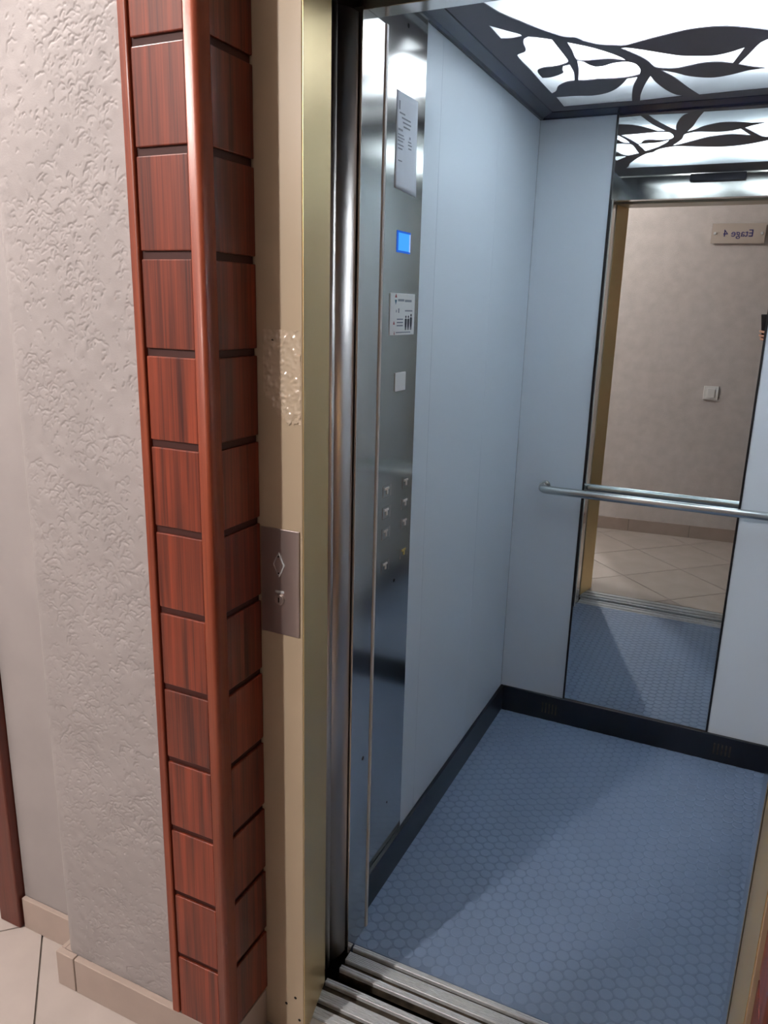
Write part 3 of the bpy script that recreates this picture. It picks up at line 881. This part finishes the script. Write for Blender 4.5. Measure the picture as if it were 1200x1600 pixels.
# ------------------------------------------------------------------ ceiling: dark sheet cut into leaves under an opal light box
ZP = 2.162
CUTOUTS = {
  'A': [(0.112,-1.06),(0.1324,-1.0038),(0.1482,-0.9375),(0.1733,-0.8763),(0.2052,-0.8043),(0.2415,-0.7389),(0.2674,-0.7208),(0.283,-0.6873),(0.3104,-0.6537),(0.3515,-0.6308),(0.3696,-0.6278),(0.4088,-0.6461),(0.4612,-0.6676),(0.5178,-0.6857),(0.5775,-0.6827),(0.6257,-0.6589),(0.6741,-0.6231),(0.76,-0.555),(0.85,-0.535),(0.915,-0.55),(0.915,-1.06)],
  'B': [(0.1031,-0.8708),(0.1013,-0.7738),(0.1268,-0.7678),(0.1531,-0.7746),(0.1525,-0.79),(0.1292,-0.8275)],
  'C': [(0.1522,-0.7547),(0.1419,-0.7218),(0.1321,-0.6678),(0.1029,-0.6412),(0.1015,-0.5012),(0.0991,-0.372),(0.0991,-0.259),(0.1166,-0.2825),(0.1354,-0.333),(0.1654,-0.3652),(0.1891,-0.3717),(0.1943,-0.3962),(0.2049,-0.4558),(0.2088,-0.5218),(0.1906,-0.5153),(0.1811,-0.4828),(0.1776,-0.458),(0.1605,-0.4406),(0.1354,-0.4272),(0.1135,-0.4287),(0.1146,-0.4762),(0.12,-0.5021),(0.1403,-0.5174),(0.1661,-0.5184),(0.1867,-0.5256),(0.2099,-0.5459),(0.2133,-0.5975),(0.2127,-0.6637),(0.2128,-0.7294),(0.1848,-0.7543),(0.1654,-0.7676)],
  'E': [(0.2415,-0.6968),(0.2394,-0.6344),(0.2341,-0.5596),(0.2481,-0.5432),(0.2816,-0.5393),(0.3091,-0.5374),(0.3339,-0.52),(0.3503,-0.5041),(0.3409,-0.5394),(0.3179,-0.5882),(0.2885,-0.638),(0.2581,-0.677)],
  'F': [(0.2342,-0.5483),(0.2465,-0.5353),(0.255,-0.5063),(0.267,-0.4829),(0.2872,-0.4814),(0.3143,-0.4975),(0.3386,-0.4999),(0.357,-0.4903),(0.369,-0.463),(0.3716,-0.4178),(0.3642,-0.3746),(0.338,-0.3603),(0.2996,-0.3581),(0.2578,-0.3651),(0.2188,-0.366),(0.1993,-0.3697),(0.2209,-0.4653)],
  'I': [(0.3555,-0.3508),(0.3273,-0.3449),(0.3071,-0.2973),(0.2764,-0.2437),(0.244,-0.2133),(0.205,-0.2028),(0.1603,-0.2147),(0.1018,-0.22),(0.0977,-0.0962),(0.2337,-0.1006),(0.3041,-0.0961),(0.316,-0.1786),(0.3316,-0.2628)],
  'J': [(0.3887,-0.3499),(0.3953,-0.2825),(0.4117,-0.1991),(0.4319,-0.1376),(0.4559,-0.1104),(0.3272,-0.094),(0.3397,-0.1702),(0.3637,-0.2685)],
  'K': [(0.3504,-0.6123),(0.37,-0.605),(0.4,-0.5785),(0.4367,-0.5414),(0.4777,-0.5036),(0.5172,-0.485),(0.5535,-0.4755),(0.5866,-0.4857),(0.6246,-0.5137),(0.6109,-0.4569),(0.5943,-0.3903),(0.5652,-0.4123),(0.5278,-0.419),(0.4884,-0.4047),(0.4562,-0.3944),(0.4221,-0.4099),(0.4084,-0.4296),(0.3969,-0.4953),(0.3745,-0.5579)],
  'L': [(0.6744,-0.5581),(0.6575,-0.5346),(0.6324,-0.4555),(0.6071,-0.3799),(0.6308,-0.3525),(0.668,-0.3214),(0.6303,-0.3159),(0.5911,-0.2921),(0.5511,-0.2784),(0.5195,-0.2867),(0.4813,-0.3164),(0.4527,-0.3579),(0.4201,-0.3926),(0.4477,-0.3046),(0.4716,-0.1954),(0.4951,-0.106),(0.6764,-0.1171),(0.915,-0.1171),(0.915,-0.49),(0.85,-0.485),(0.77,-0.5),(0.71,-0.525)],
}
def smooth_loop(P, n=4, ang=48):
    P = [Vector(q) for q in P]; N = len(P)
    cor = []
    for i in range(N):
        a, b = P[i] - P[i - 1], P[(i + 1) % N] - P[i]
        cor.append(math.degrees(a.angle(b)) > ang)
    out = []
    for i in range(N):
        p0, p1, p2, p3 = P[i - 1], P[i], P[(i + 1) % N], P[(i + 2) % N]
        m1 = (p2 - p1) if cor[i] else (p2 - p0) / 2
        m2 = (p2 - p1) if cor[(i + 1) % N] else (p3 - p1) / 2
        L = (p2 - p1).length
        if m1.length > 1.2 * L: m1 = m1 * (1.2 * L / m1.length)
        if m2.length > 1.2 * L: m2 = m2 * (1.2 * L / m2.length)
        for s in range(n):
            t = s / n
            out.append((2*t**3 - 3*t**2 + 1) * p1 + (t**3 - 2*t**2 + t) * m1 + (-2*t**3 + 3*t**2) * p2 + (t**3 - t**2) * m2)
    return out
def cut_sheet():
    cu = bpy.data.curves.new('leaf_sheet', 'CURVE')
    cu.dimensions = '2D'; cu.fill_mode = 'BOTH'; cu.extrude = 0.001
    loops = [[(0.050, -1.262), (CW - 0.05, -1.262), (CW - 0.05, -0.050), (0.050, -0.050)]] + [smooth_loop(v) for v in CUTOUTS.values()]
    for L in loops:
        sp = cu.splines.new('POLY')
        sp.points.add(len(L) - 1)
        for i, q in enumerate(L):
            sp.points[i].co = (q[0], q[1], 0, 1)
        sp.use_cyclic_u = True
    o = bpy.data.objects.new('leaf_sheet', cu)
    COL.objects.link(o)
    dg = bpy.context.evaluated_depsgraph_get()
    me = bpy.data.meshes.new_from_object(o.evaluated_get(dg))
    bpy.data.objects.remove(o)
    return me
lc = struct(empty('lift_ceiling', (0.5, -0.65, 2.15)))
addto(lc, link('leaf_sheet', cut_sheet(), 'plate', None, (0, 0, ZP + 0.001)))
addto(lc, box('diffuser', 0.052, CW - 0.052, -1.20, -0.052, ZP + 0.006, ZP + 0.0075, 'diffuser'))
# shallow cove along the walls
def cove():
    bm = bmesh.new()
    prof = [(0.0, CZ), (0.010, CZ - 0.002), (0.016, CZ + 0.002), (0.048, ZP - 0.002), (0.052, ZP + 0.001), (0.052, ZP + 0.012), (0.0, ZP + 0.012)]
    def ring(inset, z):
        return [bm.verts.new(q) for q in ((inset, -1.2895, z), (inset, -inset, z), (CW - inset, -inset, z), (CW - inset, -1.2895, z))]
    R_ = [ring(i, z) for i, z in prof]
    for a in range(len(R_)):
        A, B = R_[a], R_[(a + 1) % len(R_)]
        for k in range(3):
            bm.faces.new((A[k], A[k + 1], B[k + 1], B[k]))
    return bm_mesh(bm, 'cove')
addto(lc, link('cove', cove(), 'cove'))
# housing of the light box
for nm, b in (('light_box_side', (0.04, 0.05, -1.215, -0.04)), ('light_box_side', (CW - 0.05, CW - 0.04, -1.215, -0.04)),
              ('light_box_side', (0.05, CW - 0.05, -1.215, -1.201)), ('light_box_side', (0.05, CW - 0.05, -0.05, -0.04))):
    addto(lc, box(nm, *b, ZP + 0.0135, 2.285, 'boxwhite'))
addto(lc, box('light_box_top', 0.04, CW - 0.04, -1.215, -0.04, 2.285, 2.295, 'boxwhite'))
for tx in (0.31, 0.72):
    addto(lc, box('tube_fitting', tx - 0.03, tx + 0.03, -0.96, -0.36, 2.224, 2.284, 'boxwhite', None, 0.003))
struct(box('lift_roof', -0.05, CW + 0.05, -1.335, 0.05, 2.30, 2.33, 'black'))
struct(box('shaft_wall_front', -0.80, 1.2, -1.44, -1.34, 2.205, 2.86, 'black'))

# ================================================================== PERSON WITH PHONE
PB = CAM_POS - CAM_F * 0.006           # phone body sits just behind the lens
ph = empty('smartphone', PB - CAM_U * 0.14)
rotm = Matrix((CAM_R, CAM_U, -CAM_F)).transposed().to_4x4()
def phone_part(name, x0, x1, y0, y1, z0, z1, m, bev):
    o = box(name, x0, x1, y0, y1, z0, z1, m, None, bev, 3)
    o.matrix_world = Matrix.Translation(PB) @ rotm
    o.parent = ph
    o.matrix_parent_inverse = Matrix.Translation(-Vector(ph.location))
    return o
phone_part('phone_body', -0.018, 0.057, -0.145, 0.011, 0.0, 0.008, 'phone', 0.003)
phone_part('screen', -0.015, 0.054, -0.140, 0.006, 0.0081, 0.0085, 'trim', 0.0)
tag(ph, 'black smartphone at the right edge of the mirror, held up to take the photo', 'smartphone')

def skin_obj(name, joints, bones, m, root=0, sub=2):
    """joints: list of (co, radius)"""
    me = bpy.data.meshes.new(name)
    me.from_pydata([j[0] for j in joints], bones, [])
    o = link(name, me, m)
    md_ = o.modifiers.new('skin', 'SKIN')
    md_.use_smooth_shade = True
    sv = me.skin_vertices[0].data if me.skin_vertices else None
    if sv is None:
        bpy.context.view_layer.update()
        sv = me.skin_vertices[0].data
    for i, (c, r) in enumerate(joints):
        rr = r if isinstance(r, tuple) else (r, r)
        sv[i].radius = rr
        sv[i].use_root = (i == root)
    ss = o.modifiers.new('sub', 'SUBSURF'); ss.levels = sub; ss.render_levels = sub
    dg = bpy.context.evaluated_depsgraph_get()
    me2 = bpy.data.meshes.new_from_object(o.evaluated_get(dg))
    mname = o.name
    bpy.data.objects.remove(o)
    me2.materials.clear()
    return link(name, me2, m, smooth=True)

pc = Vector((1.10, -2.78, 0))
rv = Vector((0.87, 0.49, 0)).normalized()            # the person's right
fv = Vector((-0.49, 0.87, 0)).normalized()           # the way the person faces
P_ = lambda a, b, z: tuple(pc + rv * a + fv * b + Vector((0, 0, z)))
def cp_(a, b, c):                                    # in phone axes
    return tuple(PB + CAM_R * a + CAM_U * b - CAM_F * c)
wrist = cp_(0.112, -0.150, 0.012)
elbow = (1.075, -2.545, 1.19)
body_j = [(P_(0, 0, 0.95), (0.145, 0.10)), (P_(0, 0, 1.12), (0.13, 0.09)), (P_(0, 0.01, 1.30), (0.155, 0.10)), (P_(0, 0, 1.43), (0.08, 0.06)),
          (P_(0, 0.015, 1.49), 0.05), (P_(0, 0.03, 1.56), (0.066, 0.078)), (P_(0, 0.04, 1.64), (0.075, 0.092)), (P_(0, 0.03, 1.70), (0.06, 0.07)),
          (P_(0.185, 0.0, 1.40), 0.052), (elbow, 0.041), (wrist, (0.026, 0.020)), (cp_(0.085, -0.125, -0.008), (0.030, 0.014)), (cp_(0.062, -0.112, -0.014), (0.034, 0.012)),
          (P_(-0.185, -0.01, 1.40), 0.052), (P_(-0.215, -0.03, 1.12), 0.041), (P_(-0.20, 0.06, 0.88), 0.028), (P_(-0.20, 0.08, 0.80), (0.030, 0.016)),
          (P_(0.09, 0, 0.86), 0.085), (P_(0.095, 0.01, 0.49), 0.055), (P_(0.10, -0.02, 0.09), 0.038),
          (P_(-0.09, 0, 0.86), 0.085), (P_(-0.10, 0.01, 0.49), 0.055), (P_(-0.11, -0.02, 0.09), 0.038)]
body_b = [(0, 1), (1, 2), (2, 3), (3, 4), (4, 5), (5, 6), (6, 7), (3, 8), (8, 9), (9, 10), (10, 11), (11, 12), (3, 13), (13, 14), (14, 15), (15, 16),
          (0, 17), (17, 18), (18, 19), (0, 20), (20, 21), (21, 22)]
pr = empty('person', P_(0, 0, 0))
pbody = addto(pr, skin_obj('body', body_j, body_b, 'skin'))
# fingers of the right hand round the phone: across its back, tips over the left edge
for k, (zb, ln) in enumerate(((-0.098, 0.0), (-0.124, 0.003), (-0.146, -0.002))):
    ch = [(cp_(0.066, zb - 0.004, -0.010), 0.0095), (cp_(0.036, zb, -0.015), 0.0092), (cp_(0.006, zb + 0.002, -0.0125), 0.0086), (cp_(-0.019 - ln, zb + 0.004, -0.006), 0.008), (cp_(-0.0255 - ln, zb + 0.005, 0.004), 0.0074), (cp_(-0.022 - ln, zb + 0.005, 0.012), 0.0066)]
    addto(pr, skin_obj('finger', ch, [(i, i + 1) for i in range(5)], 'skin'))
ch = [(cp_(0.082, -0.120, 0.002), 0.012), (cp_(0.070, -0.098, 0.014), 0.011), (cp_(0.062, -0.072, 0.018), 0.0095), (cp_(0.048, -0.055, 0.018), 0.0085)]
addto(pr, skin_obj('thumb', ch, [(0, 1), (1, 2), (2, 3)], 'skin'))
for s in range(4):
    a = -0.235 + s * 0.021
    addto(pr, skin_obj('finger', [(P_(-0.20 + (s - 1.5) * 0.004, 0.09 + (s - 1.5) * 0.018, 0.79), 0.009), (P_(-0.197, 0.092 + (s - 1.5) * 0.019, 0.755), 0.0085), (P_(-0.188, 0.092 + (s - 1.5) * 0.018, 0.725), 0.0075)], [(0, 1), (1, 2)], 'skin'))
addto(pr, skin_obj('thumb', [(P_(-0.195, 0.10, 0.83), 0.010), (P_(-0.185, 0.125, 0.80), 0.0095), (P_(-0.178, 0.128, 0.77), 0.008)], [(0, 1), (1, 2)], 'skin'))
# clothes
el2 = Vector(elbow); wr2 = Vector(wrist)
cuff = tuple(el2.lerp(wr2, 0.80))
addto(pr, skin_obj('jacket', [(P_(0, 0, 0.88), (0.17, 0.125)), (P_(0, 0, 1.12), (0.15, 0.11)), (P_(0, 0.01, 1.30), (0.175, 0.12)), (P_(0, 0, 1.44), (0.085, 0.07)),
        (P_(0.19, 0.0, 1.405), 0.065), (elbow, 0.053), (cuff, 0.038), (P_(-0.19, -0.01, 1.405), 0.065), (P_(-0.218, -0.03, 1.12), 0.053), (P_(-0.205, 0.045, 0.92), 0.038)],
        [(0, 1), (1, 2), (2, 3), (3, 4), (4, 5), (5, 6), (3, 7), (7, 8), (8, 9)], 'cloth_dark'))
addto(pr, skin_obj('trousers', [(P_(0, 0, 0.94), (0.15, 0.11)), (P_(0.09, 0, 0.84), 0.098), (P_(0.095, 0.01, 0.49), 0.07), (P_(0.10, -0.02, 0.09), 0.055),
        (P_(-0.09, 0, 0.84), 0.098), (P_(-0.10, 0.01, 0.49), 0.07), (P_(-0.11, -0.02, 0.09), 0.055)], [(0, 1), (1, 2), (2, 3), (0, 4), (4, 5), (5, 6)], 'cloth_jean'))
for s in (0.10, -0.11):
    addto(pr, skin_obj('shoe', [(P_(s, -0.06, 0.045), (0.042, 0.040)), (P_(s, 0.03, 0.045), (0.045, 0.042)), (P_(s, 0.12, 0.036), (0.046, 0.032)), (P_(s, 0.19, 0.028), (0.034, 0.024))], [(0, 1), (1, 2), (2, 3)], 'shoe'))
addto(pr, skin_obj('hair', [(P_(0, -0.035, 1.62), (0.078, 0.07)), (P_(0, -0.01, 1.70), (0.084, 0.085)), (P_(0, 0.05, 1.735), (0.06, 0.045))], [(0, 1), (1, 2)], 'hair'))
eye = cyl_mesh('eye', 0.010, 0.004, 12, 0.002)
for s in (-0.030, 0.030):
    e_ = link('eye', eye, 'ink_dark'); e_.location = P_(s, 0.128, 1.638); e_.rotation_euler = (-math.pi / 2, 0, math.atan2(fv.y, fv.x) - math.pi / 2)
    addto(pr, e_)
addto(pr, skin_obj('nose', [(P_(0, 0.118, 1.635), 0.008), (P_(0, 0.140, 1.607), 0.012), (P_(0, 0.118, 1.600), 0.010)], [(0, 1), (1, 2)], 'skin'))
addto(pr, skin_obj('mouth', [(P_(-0.022, 0.108, 1.572), 0.005), (P_(0, 0.118, 1.572), 0.006), (P_(0.022, 0.108, 1.572), 0.005)], [(0, 1), (1, 2)], mat('lips', (150, 84, 78), 0.5)))
for s in (-0.078, 0.078):
    addto(pr, skin_obj('ear', [(P_(s, 0.02, 1.655), (0.008, 0.016)), (P_(s * 1.04, 0.015, 1.63), (0.008, 0.018)), (P_(s, 0.022, 1.605), (0.007, 0.010))], [(0, 1), (1, 2)], 'skin'))
tag(pr, 'person in dark jacket holding up a phone, only fingers showing in the mirror', 'person')
